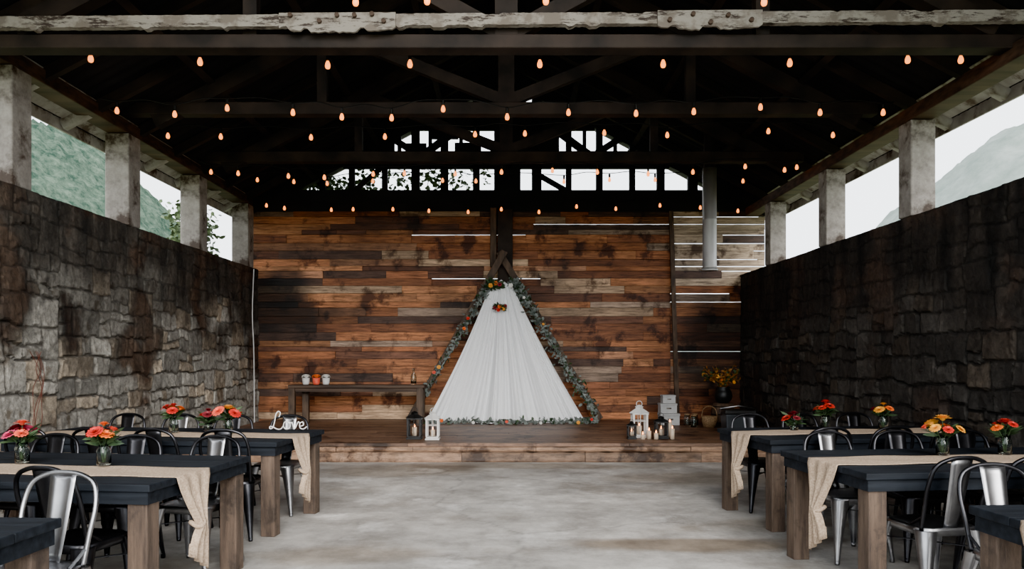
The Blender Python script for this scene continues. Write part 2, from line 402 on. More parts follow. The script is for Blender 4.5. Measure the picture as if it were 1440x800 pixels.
for xa,xb in ((-1.95,-.95),(1.3,2.2)):
    N_=int((xb-xa)/.03); g=G(); vs=[]
    for q in range(N_+1):
        u_=q/N_; x=xa+(xb-xa)*u_; t=.03*x/4.5
        zb=-.062-.040*max(0.0,math.sin(math.pi*u_))**.4-.012*rr.random()+(.03 if noise.noise(Vector((x*6,9,0)))>.15 else 0)
        for yy in (-.055,-.031): vs += [(x,yy,zb+t),(x,yy,.058+t)]
    g.add(vs,strip(vs,N_+1)); mk('splice_plate',g,M['peel'],e)
for x,z in ((-1.85,.02),(-1.6,-.03),(-1.3,.02),(-1.05,-.03),(-1.45,.02),(-1.15,.03),(1.4,-.02),(1.6,.03),(1.9,.02),(2.1,-.02),(1.75,-.04)):
    g=G(); g.tube([(0,0,0),(0,-.03,0)],.020,8); mk('bolt',g,M['beambrown'],e,(x,-.053,z))

# ---------------------------------------------------------------- back wall planks
pal=[(.32,.118,.046),(.38,.150,.060),(.22,.082,.036),(.43,.19,.082),(.14,.060,.034),(.32,.155,.082),(.42,.29,.185),(.27,.10,.042),(.38,.15,.060),(.29,.21,.155)]
def stain_shade(x,z):  # dark board stains plus wall shadows painted into the plank tones
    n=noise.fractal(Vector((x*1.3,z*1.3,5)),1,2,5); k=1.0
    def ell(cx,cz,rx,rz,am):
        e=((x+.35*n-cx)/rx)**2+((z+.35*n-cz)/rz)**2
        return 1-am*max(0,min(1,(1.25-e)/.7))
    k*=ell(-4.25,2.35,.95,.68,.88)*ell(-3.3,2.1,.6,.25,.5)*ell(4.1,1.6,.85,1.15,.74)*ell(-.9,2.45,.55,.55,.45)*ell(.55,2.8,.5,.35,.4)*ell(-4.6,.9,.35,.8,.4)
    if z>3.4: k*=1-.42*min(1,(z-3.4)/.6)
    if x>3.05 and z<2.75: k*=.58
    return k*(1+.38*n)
g=G(); rr=random.Random(21); z=ST-.24; ztop=4.16
while z<ztop-.02:
    h=rr.choice((.09,.11,.13,.14,.16))
    if z+h>ztop: h=ztop-z
    x=-4.85
    while x<4.85:
        L=rr.uniform(.5,2.9)
        if x<3.08<x+L+.15 : L=3.08-x if 3.08-x>.2 else L
        x2=min(x+L,4.85); 
        xm=(x+x2)/2; zm=z+h/2
        c=Vector(rr.choice(pal))*rr.uniform(.6,1.3)
        if xm>3.05 and zm>2.7: c=Vector((.40,.31,.22))*rr.uniform(.6,1.25)
        if rr.random()<.09: c=Vector((.075,.042,.03))
        gap=0
        if 3.45<zm<3.98 and -3.0<xm<3.0 and rr.random()<.18: gap=.0135
        if xm>3.08 and zm>2.5 and rr.random()<.42: gap=.0135
        if xm>3.08 and 1.4<zm<2.5 and rr.random()<.22: gap=.0075
        if 2.5<zm<3.4 and rr.random()<.04: gap=.0105
        dy=rr.uniform(-.014,.014); gg_=gap if gap else .006
        n=max(1,int((x2-x)/.10)); vs=[];fs=[];cc=[]; al=rr.random()
        za,zb=z,z+h-gg_
        for i in range(n+1):
            xx=x+.002+(x2-x-.004)*i/n; s_=stain_shade(xx,zm)
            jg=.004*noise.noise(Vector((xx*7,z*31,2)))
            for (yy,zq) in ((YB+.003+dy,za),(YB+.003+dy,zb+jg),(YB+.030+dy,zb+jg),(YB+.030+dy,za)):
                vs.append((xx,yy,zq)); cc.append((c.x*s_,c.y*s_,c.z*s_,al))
        for i in range(n):
            for k in range(4):
                a=i*4+k; b2=i*4+(k+1)%4; fs.append((a,a+4,b2+4,b2))
        fs.append((0,1,2,3)); fs.append((n*4+3,n*4+2,n*4+1,n*4))
        g.add(vs,fs,cols=cc)
        g.box(((x+x2)/2,YB+.05,z+(h-gap)/2),(x2-x+.01,.006,h-gap),col=(.02,.014,.01,.3))
        x=x2
    z+=h
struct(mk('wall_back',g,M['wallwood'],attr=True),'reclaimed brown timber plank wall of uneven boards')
g=G(); g.beam((3.08,YB-.04,4.15),(3.2,YB-.04,.26),.08,.05,up=(0,1,0)); tag(mk('batten',g,M['archwood']),'brown vertical timber batten on the plank wall','batten')
g=G(); g.box((-.02,YB-.12,.27+1.95),(.28,.10,3.9)); tag(mk('center_post',g,M['darkwood'],bevel=.01),'dark heavy timber post against the plank wall','post')
g=G(); g.box((-.24,YB-.08,3.65),(.12,.12,1.1)); tag(mk('post_block',g,M['archwood'],bevel=.01),'brown timber block fixed beside the centre post','timber')

# gable framing
g=G()
g.box((-.1,YB+.05,4.35),(9.6,.16,.40))
for z0,z1 in ((4.96,5.29),(5.68,6.02)):
    xe=(6.85-.1-z1)/.52+.25
    g.box((0,YB+.05,(z0+z1)/2),(2*xe,.08,z1-z0))
rr=random.Random(31)
for k in range(-8,9):
    x=k*.58+.02+rr.uniform(-.03,.03)
    zt=roofz(x)-.03
    if zt>4.55: g.box((x,YB+.05,(4.5+zt)/2),(rr.uniform(.09,.19),.08,zt-4.5))
for k in (-7,-5,-3,3,5,7):
    x=k*.29+.02
    g.box((x,YB+.05,5.5),(.07,.06,.6))
for s_ in (-1,1):
    g.beam((s_*4.9,YB+.05,roofz(4.9)-.12),(0,YB+.05,roofz(0)-.12),.14,.26)
    g.beam((s_*.5,YB+.02,6.0),(s_*1.65,YB+.02,5.15),.05,.14)
    g.beam((s_*1.7,YB+.02,5.25),(s_*2.5,YB+.02,5.75),.05,.12)
g.beam((-2.9,YB+.02,4.5),(-2.2,YB+.02,5.1),.05,.09); g.beam((.5,YB+.02,4.9),(1.2,YB+.02,4.5),.05,.10)
g.box((.02,YB+.05,5.6),(.50,.06,2.2)); g.box((1.45,YB+.05,6.2),(.9,.05,.45)); g.box((-1.5,YB+.05,6.2),(.9,.05,.45))
g.box((.62,YB+.05,5.5),(.75,.05,.5)); g.box((-2.35,YB+.05,5.5),(.5,.05,.5)); g.box((2.5,YB+.05,5.6),(.7,.05,.3)); g.box((-.3,YB+.05,6.2),(.5,.05,.6)); g.box((-1.15,YB+.05,5.62),(.5,.05,.2)); g.box((-.72,YB+.05,5.35),(.5,.05,.2)); g.box((-1.7,YB+.05,5.36),(.4,.05,.16))
struct(mk('wall_back_gable',g,M['gable']),'dark open timber lattice framing of the gable')

e=empty('flue_pipe','steel stove flue pipe hanging in front of the plank wall','pipe',(3.24,11.9,0))
g=G(); g.lathe([(.11,2.84),(.115,2.85),(.11,2.87),(.11,3.6),(.115,3.61),(.11,3.62),(.11,4.43)],24); mk('lower_pipe',g,M['pipe'],e,smooth=True)
g=G(); g.lathe([(.13,2.80),(.13,2.82),(.11,2.84)],24); mk('pipe_collar',g,M['pipe'],e)
g=G(); g.lathe([(.095,4.43),(.09,4.6),(.09,5.05)],20); mk('upper_pipe',g,M['darkwood'],e)
g=G(); g.tube(catmull([(XL+.10,13.4,3.0),(XL+.09,13.35,2.2),(XL+.10,13.4,1.5),(XL+.11,13.4,.25)],6),.009,6)
tag(mk('cable',g,M['white']),'thin white cable running down the stone wall','cable')

# ---------------------------------------------------------------- stage
g=G(); rr=random.Random(4)
y=YS+.0
while y<YB-.04:
    wd=min(.14,YB-.03-y); x=XL+.1
    while x<XR-.1:
        L=rr.uniform(1.2,3.2); x2=min(x+L,XR-.1)
        c=Vector((.19,.115,.078))*rr.uniform(.55,1.25)
        g.box(((x+x2)/2,y+wd/2,ST-.02),(x2-x-.004,wd-.005,.04),col=(c.x,c.y,c.z,rr.random()))
        x=x2
    y+=wd
e=empty('stage','low brown timber plank stage along the back wall','stage')
mk('deck',g,M['deck'],e,attr=True)
g=G()
for (z0,z1,dy) in ((.0,.135,-.05),(.137,.208,.015)):
    x=XL+.1
    while x<XR-.1:
        L=rr.uniform(.8,2.4); x2=min(x+L,XR-.1); n=max(2,int((x2-x)/.05)); r0=rr.uniform(-.02,.015)
        c=Vector((.29,.19,.128))*rr.uniform(.45,1.3)
        vs=[];fs=[]
        for i in range(n+1):
            xx=x+.003+(x2-x-.006)*i/n
            nn=noise.noise(Vector((xx*5,z0*9,1)))*.02; nt_=noise.noise(Vector((xx*4,z0*9,6)))*.02
            yf=YS+dy+r0+nn
            vs+=[(xx,yf+.006,z0),(xx,yf,z0+.02),(xx,yf,z1-.02+nt_),(xx,yf+.012,z1+min(0,nt_)),(xx,YS+dy+.09,z1+min(0,nt_)),(xx,YS+dy+.09,z0)]
        for i in range(n):
            for k in range(6):
                a=i*6+k; b2=i*6+(k+1)%6; fs.append((a,a+6,b2+6,b2))
        fs.append((0,1,2,3,4,5)); fs.append(tuple(n*6+k for k in range(6))[::-1])
        g.add(vs,fs,col=(c.x,c.y,c.z,rr.random()))
        x=x2
mk('fascia',g,M['deck'],e,attr=True)

# ---------------------------------------------------------------- A frame, drape, garlands
e=empty('wooden_arch','triangular dark timber wedding arch leaning on the wall','arch',(0,0,0))
FL,FR,AP=Vector((-1.74,13.42,.30)),Vector((1.70,13.42,.30)),Vector((-.08,13.60,3.26))
g=G(); g.beam(FL,AP+(AP-FL)*.03,.12,.09,up=(0,1,0)); mk('beam',g,M['archwood'],e,bevel=.006)
g=G(); g.beam(FR+Vector((0,.1,0)),AP+Vector((0,.1,0))+(AP-FR)*.03,.12,.09,up=(0,1,0)); mk('beam',g,M['archwood'],e,bevel=.006)
g=G(); g.beam(FL+Vector((0,.1,0)),FR+Vector((0,.1,0)),.08,.08); mk('base_beam',g,M['archwood'],e,bevel=.006)
nu,nv=320,50; vs=[];fs=[]
def nf(u,s): return noise.noise(Vector((u,s,3.3)))
for j in range(nv+1):
    t=j/nv
    zz=2.68-(2.68-.262)*t
    xl=-.30+(-1.42+.30)*t+.05*math.sin(math.pi*t); xr=.12+(1.40-.12)*t-.04*math.sin(math.pi*t)
    yc=13.46-.20*t
    for i in range(nu+1):
        u=i/nu
        amp=.016+.055*t
        f=1.9*nf(u*9+t*.8,1)+1.3*nf(u*24,2+t*.5)+.7*nf(u*56,5+t*.3)
        x=xl+(xr-xl)*u+.05*t*nf(u*9+4,t)
        zz2=zz+.13*(1-abs(2*u-1))*(1-t)**2
        vs.append((x,yc-amp*f-.05*math.sin(u*math.pi)*(1+t),zz2))
for j in range(nv):
    for i in range(nu):
        a=j*(nu+1)+i; fs.append((a,a+nu+1,a+nu+2,a+1))
g=G(); g.add(vs,fs); tag(mk('drape',g,M['drape'],smooth=True),'white sheer fabric drape spread from the arch apex','curtain')

def flower_geo(r,n=5,seed=0):
    rr=random.Random(seed); g=G()
    for k in range(n):
        cnt=5+k*2; tilt=math.radians(80-70*k/(n-1)*1.0); Lr=r*(.45+.55*k/(n-1))
        for i in range(cnt):
            a=2*math.pi*(i+rr.uniform(-.2,.2))/cnt+k*.5
            d=Vector((math.cos(a)*math.cos(tilt),math.sin(a)*math.cos(tilt),math.sin(tilt)))
            g.leaf(Vector((0,0,-.1*r)),d,Lr,Lr*.62,0,0,.35)
    g.lathe([(r*.1,-r*.25),(r*.3,-r*.1),(r*.25,.0)],8)
    return g
FM={}
for nm in ('red','orange','coral','yellow','pink','burg','whitep'):
    gg=flower_geo(1.0,5,len(nm)); me=bpy.data.meshes.new('flower_'+nm); me.from_pydata(gg.v,[],gg.f); me.materials.append(M[nm]); FM[nm]=me
def flower(parent,nm,loc,r,dirv=(0,0,1)):
    o=bpy.data.objects.new('flower_head',FM[nm]); COL.objects.link(o); o.parent=parent
    o.location=loc; o.scale=(r,r,r); o.rotation_euler=Vector(dirv).to_track_quat('Z','Y').to_euler()
    return o
def garland(path,n,wid,label,flowers,lm='euca',seed=1,L0=.05,L1=.10):
    rr=random.Random(seed); pts=catmull(path,10); o=pts[0].copy()
    e=empty('garland',label,'garland',o)
    g=G(); g.tube([p-o for p in pts],.012,6)
    for i in range(n):
        p=rr.choice(pts[:-1]); q=p-o+Vector((rr.gauss(0,wid*.4),rr.gauss(-.02,.025),max(-wid,rr.gauss(0,wid*.4))))
        d=Vector((rr.uniform(-1,1),rr.uniform(-1,.1),rr.uniform(-1,1)))
        g.leaf(q,d,rr.uniform(L0,L1),rr.uniform(.03,.055),0 if rr.random()<.82 else 1,rr.uniform(0,3))
    mk('foliage',g,[M[lm],M['green']],e)
    for nm,t,r in flowers:
        p=pts[int(t*(len(pts)-1))]-o
        flower(e,nm,p+Vector((rr.uniform(-.05,.05),-.10,rr.uniform(-.03,.03))),r,(rr.uniform(-.3,.3),-1,.3))
    return e
off=Vector((0,-.10,0)); inl=Vector((.06,0,0))
garland([AP+off+(FL-AP)*.16+inl,(AP*.7+FL*.3)+off+inl,(AP*.4+FL*.6)+off+inl,(AP*.14+FL*.86)+off],330,.09,'grey green leaf garland on the arch beam with flowers',
  [('red',.45,.035),('orange',.52,.035),('yellow',.78,.04),('coral',.82,.035)],seed=2)
garland([AP+off+(FR-AP)*.16-inl,(AP*.72+FR*.28)+off-inl,(AP*.4+FR*.6)+off-inl,(AP*.02+FR*.98)+off-inl+Vector((0,0,.05))],700,.12,'thick eucalyptus garland draped down the arch beam',
  [('whitep',.3,.03),('yellow',.5,.025)],seed=3,L1=.11)
garland([(-1.38,13.12,.30),(-.7,13.05,.30),(.2,13.03,.30),(1.1,13.08,.30),(1.6,13.2,.31)],460,.04,'leafy garland with small flowers lying on the stage',
  [('orange',.1,.035),('whitep',.3,.03),('coral',.45,.03),('whitep',.6,.03),('yellow',.8,.035),('red',.92,.03)],seed=4)
e=empty('flower_spray','small cluster of orange and burgundy flowers on the drape','flowers',(-.12,13.27,2.30))
g=G(); rr=random.Random(3)
for i in range(60):
    d=Vector((rr.uniform(-1.6,1.6),rr.uniform(-.6,0),rr.uniform(-.6,.6))); g.leaf(d*.03,d,.10,.04,0,rr.uniform(0,3))
mk('foliage',g,M['green'],e)
for nm,x,z in (('burg',-.08,.0),('orange',0,.02),('yellow',.07,-.02),('burg',.1,.03),('red',-.02,-.04)): flower(e,nm,(x,-.04,z),.04,(0,-1,.2))
e=empty('flower_spray','sunflower and leaves pinned at the arch apex','flowers',(-.26,13.36,2.70))
g=G()
for i in range(70):
    d=Vector((rr.uniform(-1.2,3.2),rr.uniform(-.6,0),rr.uniform(-.6,1))); g.leaf(d*.05,d,.10,.04,0,rr.uniform(0,3))
mk('foliage',g,M['green'],e)
for nm,x,z in (('yellow',-.02,.0),('orange',.07,.04),('burg',.14,.02),('whitep',.34,.0)): flower(e,nm,(x,-.05,z),.045,(0,-1,.2))

# ---------------------------------------------------------------- string lights
BS=.78
gb=G(); gb.lathe([(r*BS,(z+.04)*BS-.04) for r,z in [(.010,-.055),(.022,-.05),(.030,-.035),(.032,-.015),(.027,.01),(.018,.03),(.014,.04)]],12)
gs=G(); gs.lathe([(.014,.022),(.016,.04),(.016,.078),(.009,.09)],10)
bulb_me=None
def string(y,bl,ends):
    global bulb_me
    e=empty('string_light','black cable string of glowing warm filament bulbs','string lights',(bl[0][0],y,bl[0][1]),group='string lights under the roof')
    o=Vector(e.location); wp=[Vector((ends[0][0],y,ends[0][1]))-o]
    last=None
    for b_ in bl:
        x,z=b_[0],b_[1]
        p=Vector((x,y,z))-o
        if last is not None and (p-last).length>.5:
            wp.append((p+last)/2+Vector((0,0,.125)))
        wp.append(p+Vector((0,0,.09)))
        ob=mk('bulb',gb,M['bulb'],e,p,smooth=True)
        if bulb_me is None: bulb_me=(ob.data,None)
        ob.data=bulb_me[0]
        so_=mk('bulb_socket',gs,M['socket'],ob)
        last=p
    wp.append(Vector((ends[1][0],y,ends[1][1]))-o)
    g=G(); g.tube(catmull(wp,5),.007,5); mk('cable',g,M['wire'],e)
string(5.85,[(-2.9,4.3),(-1.18,4.24),(-.62,4.25),(.31,4.25),(2.02,4.24),(3.4,4.3)],((-4.6,4.4),(4.35,4.35)))
string(6.9,[(-3.84,4.21),(-2.83,4.18),(-1.65,4.15),(-.89,4.16),(.31,4.16),(1.45,4.16),(2.62,4.17),(3.71,4.20),(4.2,4.2)],((-4.55,4.35),(4.36,4.3)))
string(8.4,[(-4.38,4.22),(-3.73,4.18),(-3.14,4.25),(-2.4,4.2),(-1.85,4.15),(-1.29,4.14),(-.71,4.24),(.01,4.15),(.70,4.2),(1.46,4.19),(2.11,4.21),(2.86,4.26),(3.53,4.2),(4.24,4.2)],((-4.6,4.35),(4.36,4.3)))
string(9.6,[(-4.35,4.29),(-3.67,4.28),(-2.51,4.27),(-1.56,4.28),(-.4,4.31),(.24,4.32),(1.26,4.33),(2.07,4.3),(3.37,4.35),(4.2,4.3)],((-4.6,4.4),(4.36,4.4)))
string(11.0,[(-4.35,4.17),(-3.95,4.15),(-3.21,4.11),(-2.68,4.09),(-1.96,4.14),(-1.5,4.15),(-.75,4.14),(-.07,4.17),(.68,4.19),(1.34,4.17),(2.09,4.14),(2.75,4.17),(3.52,4.25),(4.1,4.2),(4.28,4.24)],((-4.6,4.35),(4.36,4.32)))
string(12.3,[(-4.1,4.36),(-3.5,4.33),(-2.95,4.30),(-2.2,4.34),(-1.05,4.35),(-.5,4.34),(.95,4.33),(1.7,4.36),(2.45,4.36),(3.9,4.34)],((-4.6,4.42),(4.36,4.42)))
string(13.7,[(-4.4,4.22),(-4.07,4.17),(-3.21,4.14),(-2.81,4.15),(-2.08,4.15),(-1.42,4.12),(-.7,4.1),(-.09,4.15),(.6,4.1),(1.29,4.2),(2.01,4.16),(2.82,4.22),(3.56,4.18),(4.25,4.12)],((-4.6,4.35),(4.36,4.3)))

# ---------------------------------------------------------------- chairs
def chair_geo(frame,sheet,label):
    e=empty('chair',label,'chair',(0,0,-50))
    e['group']='metal cafe chairs at the tables'
    g=G(); ring=[(.02,.447),(.13,.447),(.155,.452),(.178,.458),(.188,.452),(.19,.41)]
    g.lathe(ring,40,sq=5); o=mk('seat',g,M[sheet],e,smooth=True)
    p=[(-.178,-.150,.44),(-.185,-.185,.58),(-.192,-.225,.72),(-.165,-.250,.82),(-.09,-.262,.862),(0,-.265,.872)]
    pts=p+[(-a,b_,c) for a,b_,c in p[-2::-1]]
    g=G(); g.tube(catmull(pts,5),.0125,8); mk('backrest_frame',g,M[frame],e,smooth=True)
    g=G(); vs=[];n=10
    for i in range(n+1):
        t=i/n; z=.45+.415*t; y=-.170-.092*t**.9; hw=.048+.022*t
        for k in range(5):
            u=k/4*2-1; vs.append((u*hw,y-.012*(1-u*u)+.006,z))
    fs=[(i*5+k,i*5+k+1,i*5+k+6,i*5+k+5) for i in range(n) for k in range(4)]
    g.add(vs,fs); o=mk('back_splat',g,M[sheet],e,smooth=True); s=o.modifiers.new('s','SOLIDIFY'); s.thickness=.004
    for sx in (-1,1):
        for sy in (-1,1):
            g=G(); vs=[];n=8;k_=9
            dv=Vector((sx,sy,0)).normalized(); a0=math.atan2(dv.y,dv.x)
            for i in range(n+1):
                t=i/n; z=.44-.43*t
                c=Vector((sx*(.145+.065*t**.85),sy*(.145+.065*t**.85)-(.02*t if sy<0 else 0),z)); r=.046*(1-t)**1.3+.017
                for q,rad in ((1,r),(-1,r-.004)):
                    for k in range(k_):
                        a=a0+q*(k/(k_-1)-.5)*math.radians(200)
                        vs.append((c.x+rad*math.cos(a),c.y+rad*math.sin(a),z))
            S=2*k_
            fs=[(i*S+k,i*S+(k+1)%S,(i+1)*S+(k+1)%S,(i+1)*S+k) for i in range(n) for k in range(S)]
            g.add(vs,fs); g.tube([(sx*.21,sy*.21-(.02 if sy<0 else 0),.0),(sx*.21,sy*.21-(.02 if sy<0 else 0),.03)],.016,8)
            mk('leg',g,M[sheet],e,smooth=True)
    g=G(); g.beam((-.17,-.17,.33),(.17,.17,.33),.02,.004); g.beam((.17,-.17,.335),(-.17,.17,.335),.02,.004); mk('cross_brace',g,M[frame],e)
    for sx in (-1,1):
        g=G(); g.tube([(sx*.183,-.16,.52),(sx*.178,-.06,.455)],.008,6); mk('side_brace',g,M[frame],e)
    return e
CA=chair_geo('metal','metal','dark gunmetal cafe chair with curved tube back')
CB=chair_geo('silver','silver','shiny galvanised steel cafe chair with curved tube back')
CC=chair_geo('metal','silver','steel cafe chair with dark frame and silver legs')
protos=[CA,CB,CC]

# ---------------------------------------------------------------- tables (each slightly turned about its aisle end)
TB={}
def rp(key,x,y):
    px,py,th=TB[key]; dx,dy=x-px,y-py
    return px+dx*math.cos(th)-dy*math.sin(th), py+dx*math.sin(th)+dy*math.cos(th)
def chairs(key,lst):
    th=TB[key][2]
    for x,y,rot,p in lst:
        X,Y=rp(key,x,y); copy_tree(protos[p],(X,Y,0),math.radians(rot)+th)
def table(key,x0,x1,y0,y1,label,rdir,deg,ro=0):
    cx,cy=(x0+x1)/2,(y0+y1)/2; Lx,Ly=x1-x0,y1-y0
    ax=(x1 if rdir>0 else x0); th=math.radians(deg)
    TB[key]=(ax,cy,th); X,Y=rp(key,cx,cy)
    e=empty('dining_table',label,'table',(X,Y,0),rot=th,group='long dining tables')
    g=G(); n=4
    for i in range(n): g.box((0,-Ly/2+(i+.5)*Ly/n,.74),(Lx,Ly/n-.003,.04))
    mk('tabletop',g,M['tabletop'],e,bevel=.005)
    g=G(); hx,hy=Lx/2-.02,Ly/2-.02
    g.box((0,-hy+.01,.685),(2*hx,.02,.07)); g.box((0,hy-.01,.685),(2*hx,.02,.07)); g.box((-hx+.01,0,.685),(.02,2*hy-.04,.07)); g.box((hx-.01,0,.685),(.02,2*hy-.04,.07))
    mk('apron',g,M['tabletop'],e)
    for sx in (-1,1):
        for sy in (-1,1):
            g=G(); g.box((sx*(hx-.07),sy*(hy-.07),.36),(.115,.115,.72)); mk('leg',g,M['legwood'],e,bevel=.006)
    vs=[];W=.36;prof=[]
    inner=(x0+.05) if rdir>0 else (x1-.05)
    for i in range(30): prof.append((inner+(ax-inner)*i/29,.764,W,0))
    for dz,wf,dx in ((.0,1,.008),(.03,.96,.012),(.08,.84,.014),(.14,.66,.018),(.20,.46,.022),(.25,.30,.028),(.285,.20,.034),(.30,.16,.036),(.315,.18,.036),(.35,.32,.034),(.40,.42,.03),(.46,.46,.028),(.53,.50,.026)):
        prof.append((ax+rdir*dx,.764-dz-(.004),W*wf,dz))
    nc=24
    for (x,z,wd,dz) in prof:
        for k in range(nc+1):
            u=k/nc*2-1
            pin=max(0,1-wd/W)
            xo=rdir*(.5+.5*math.sin(u*9+1))*(.015+.04*pin)*(1 if dz>.02 else 0)
            zz=z+ (.003*math.sin(x*9+u*4) if dz==0 else 0)+(-.06*(u)*(1 if dz>.45 else 0))
            if dz==0: zz=max(zz,.762)
            vs.append((x+xo-cx, ro+u*wd/2+.01*math.sin(x*3), zz))
    fs=[(i*(nc+1)+k,i*(nc+1)+k+1,(i+1)*(nc+1)+k+1,(i+1)*(nc+1)+k) for i in range(len(prof)-1) for k in range(nc)]
    g=G(); g.add(vs,fs)
    r=mk('table_runner',g,M['burlap'],loc=(X,Y,0),rot=th,smooth=True); s=r.modifiers.new('s','SOLIDIFY'); s.thickness=.004; s.offset=1
    tag(r,'tan burlap runner with a knotted end hanging over the table','table runner','burlap table runners')
    g=G(); g.tube([(ax-cx+rdir*(.035+.038*math.cos(a)),ro+.04*math.sin(a),.764-.30+.012*math.sin(a*2)) for a in [i*math.pi/8 for i in range(16)]],.014,6,closed=True)
    mk('knot',g,M['burlap'],r,smooth=True)
    return e
LT='long table with dark navy top and thick brown post legs'
table('L0',-4.2,-1.92,2.05,3.18,LT,1,-3)
table('L1',-4.2,-1.83,3.97,5.14,LT,1,-7,-.16)
table('L2',-4.2,-1.76,5.92,6.97,LT,1,-7,-.05)
table('R0',2.16,4.1,2.4,3.45,LT,-1,3)
table('R1',2.05,4.1,4.36,5.44,LT,-1,6,-.06)
table('R2',2.08,4.05,6.08,7.12,LT,-1,8)
chairs('L0',[(-2.26,3.42,176,1),(-2.95,3.38,180,2)])
chairs('L1',[(-2.28,4.05,-6,0),(-2.85,4.06,0,0),(-3.45,4.06,4,0),
 (-2.18,5.05,176,2),(-2.75,5.03,183,0),(-3.4,5.03,178,0)])
chairs('L2',[(-2.15,6.02,5,0),(-2.68,6.00,-4,0),(-3.22,6.0,3,0),(-3.8,6.0,0,0),
 (-2.18,6.91,180,2),(-2.72,6.89,184,0),(-3.28,6.89,180,2),(-3.85,6.89,178,0)])
chairs('R0',[(2.62,3.68,178,2),(3.25,3.66,182,2)])
chairs('R1',[(2.50,4.44,4,2),(3.02,4.44,-3,0),(3.56,4.44,0,0),
 (2.52,5.37,183,2),(3.06,5.36,178,0),(3.62,5.36,180,0)])
chairs('R2',[(2.50,6.16,0,2),(3.04,6.16,3,0),(3.6,6.16,0,0),
 (2.50,7.06,180,0),(3.04,7.06,184,0),(3.6,7.06,178,0)])
for p in protos:
    for c in list(p.children): bpy.data.objects.remove(c,do_unlink=True)
    bpy.data.objects.remove(p,do_unlink=True)

# ---------------------------------------------------------------- flower vases
def jar_geo(h=.13,r=.042):
    g=G(); g.lathe([(r*.8,0),(r,.008),(r,h*.72),(r*.85,h*.82),(r*.78,h*.86),(r*.8,h),(r*.74,h),(r*.72,h*.86),(r*.8,h*.78),(r*.92,h*.7),(r*.92,.012)],20); return g
def vase(x,y,z,cols,label,spread=.085,h=.13,n=None,seed=0,r=.045):
    rr=random.Random(seed); e=empty('flower_vase',label,'flowers',(x,y,z),group='flower jars on the tables')
    mk('jar',jar_geo(h),M['glass'],e,smooth=True)
    g=G(); heads=[]
    n=n or len(cols)
    for i in range(n):
        a=2*math.pi*i/n+rr.uniform(-.3,.3); q=rr.uniform(.55,1)*spread if i else 0
        p=Vector((q*math.cos(a),q*math.sin(a),h+.07-.25*q+rr.uniform(0,.035)+(.02 if i==0 else 0)))
        heads.append(p); g.tube([(p.x*.12,p.y*.12,.015),(p.x*.3,p.y*.3,h*.9),tuple(p)],.003,5)
    for i in range(46):
        a=rr.uniform(0,6.28); d=Vector((math.cos(a),math.sin(a),rr.uniform(-.1,.9)))
        g.leaf((.02*math.cos(a),.02*math.sin(a),h+rr.uniform(-.01,.05)),d,rr.uniform(.06,.12),rr.uniform(.02,.035),0,rr.uniform(-1,1))
    mk('stems',g,M['green'],e)
    for i,p in enumerate(heads):
        flower(e,cols[i%len(cols)],p,r*rr.uniform(.75,1.25),(p.x*8,p.y*8,1))
    return e
T=.772
vase(-3.06,4.72,T,['coral','pink','red','burg','pink','coral'],'glass jar of coral and burgundy flowers on the table',seed=1,spread=.08,r=.05)
vase(-2.49,4.62,T,['orange','coral','red','orange','yellow','red','orange'],'glass jar of orange and red flowers on the table',seed=2)
vase(-2.94,6.6,T,['red','orange','yellow','red','red'],'glass jar of red flowers on the table',seed=3,spread=.09,r=.05)
vase(-2.42,6.5,T,['yellow','orange','yellow','red','yellow','coral','red'],'glass jar of yellow and red flowers on the table',seed=4,spread=.12,r=.055)
vase(-2.68,6.72,T,['burg','coral','red','burg'],'glass jar of burgundy flowers on the table',seed=5,spread=.09,h=.07)
vase(2.98,5.1,T,['yellow','orange','yellow','coral','yellow','red','yellow'],'glass jar of yellow and coral flowers on the table',seed=6,spread=.12,r=.05)
vase(3.42,5.12,T,['red','coral','red','orange','red'],'glass jar of red flowers on the table',seed=7,spread=.10)
vase(2.93,6.85,T,['red','orange','coral','red','red'],'glass jar of red orange flowers on the table',seed=8,spread=.08)
vase(3.46,6.85,T,['yellow','orange','burg','yellow','orange'],'glass jar of yellow orange flowers on the table',seed=9,spread=.09)
vase(2.62,6.8,T,['burg','burg','red','burg'],'low jar of burgundy flowers on the table',seed=10,spread=.09,h=.05)

# Love sign
e2=[[(.30,.70),(.35,.93),(.27,1.02),(.18,.85),(.13,.45),(.06,.10),(-.05,.04),(-.05,.16),(.06,.14),(.22,.02),(.36,.02),(.45,.16)],
 [(.66,.42),(.53,.42),(.47,.20),(.56,.02),(.70,.08),(.73,.30),(.64,.42),(.80,.36)],
 [(.80,.42),(.90,.03),(1.04,.42),(1.10,.34)],
 [(1.10,.18),(1.24,.24),(1.22,.42),(1.11,.34),(1.11,.10),(1.24,.02),(1.38,.16)]]
e=empty('love_sign','white freestanding script sign reading Love','sign',(-2.14,6.80,.772))
g=G()
for st in e2: g.tube([(p.x*.235,0,p.y*.16+.006) for p in catmull([(a,b_,0) for a,b_ in st],6)],.0055,6)
mk('lettering',g,M['white'],e,smooth=True)

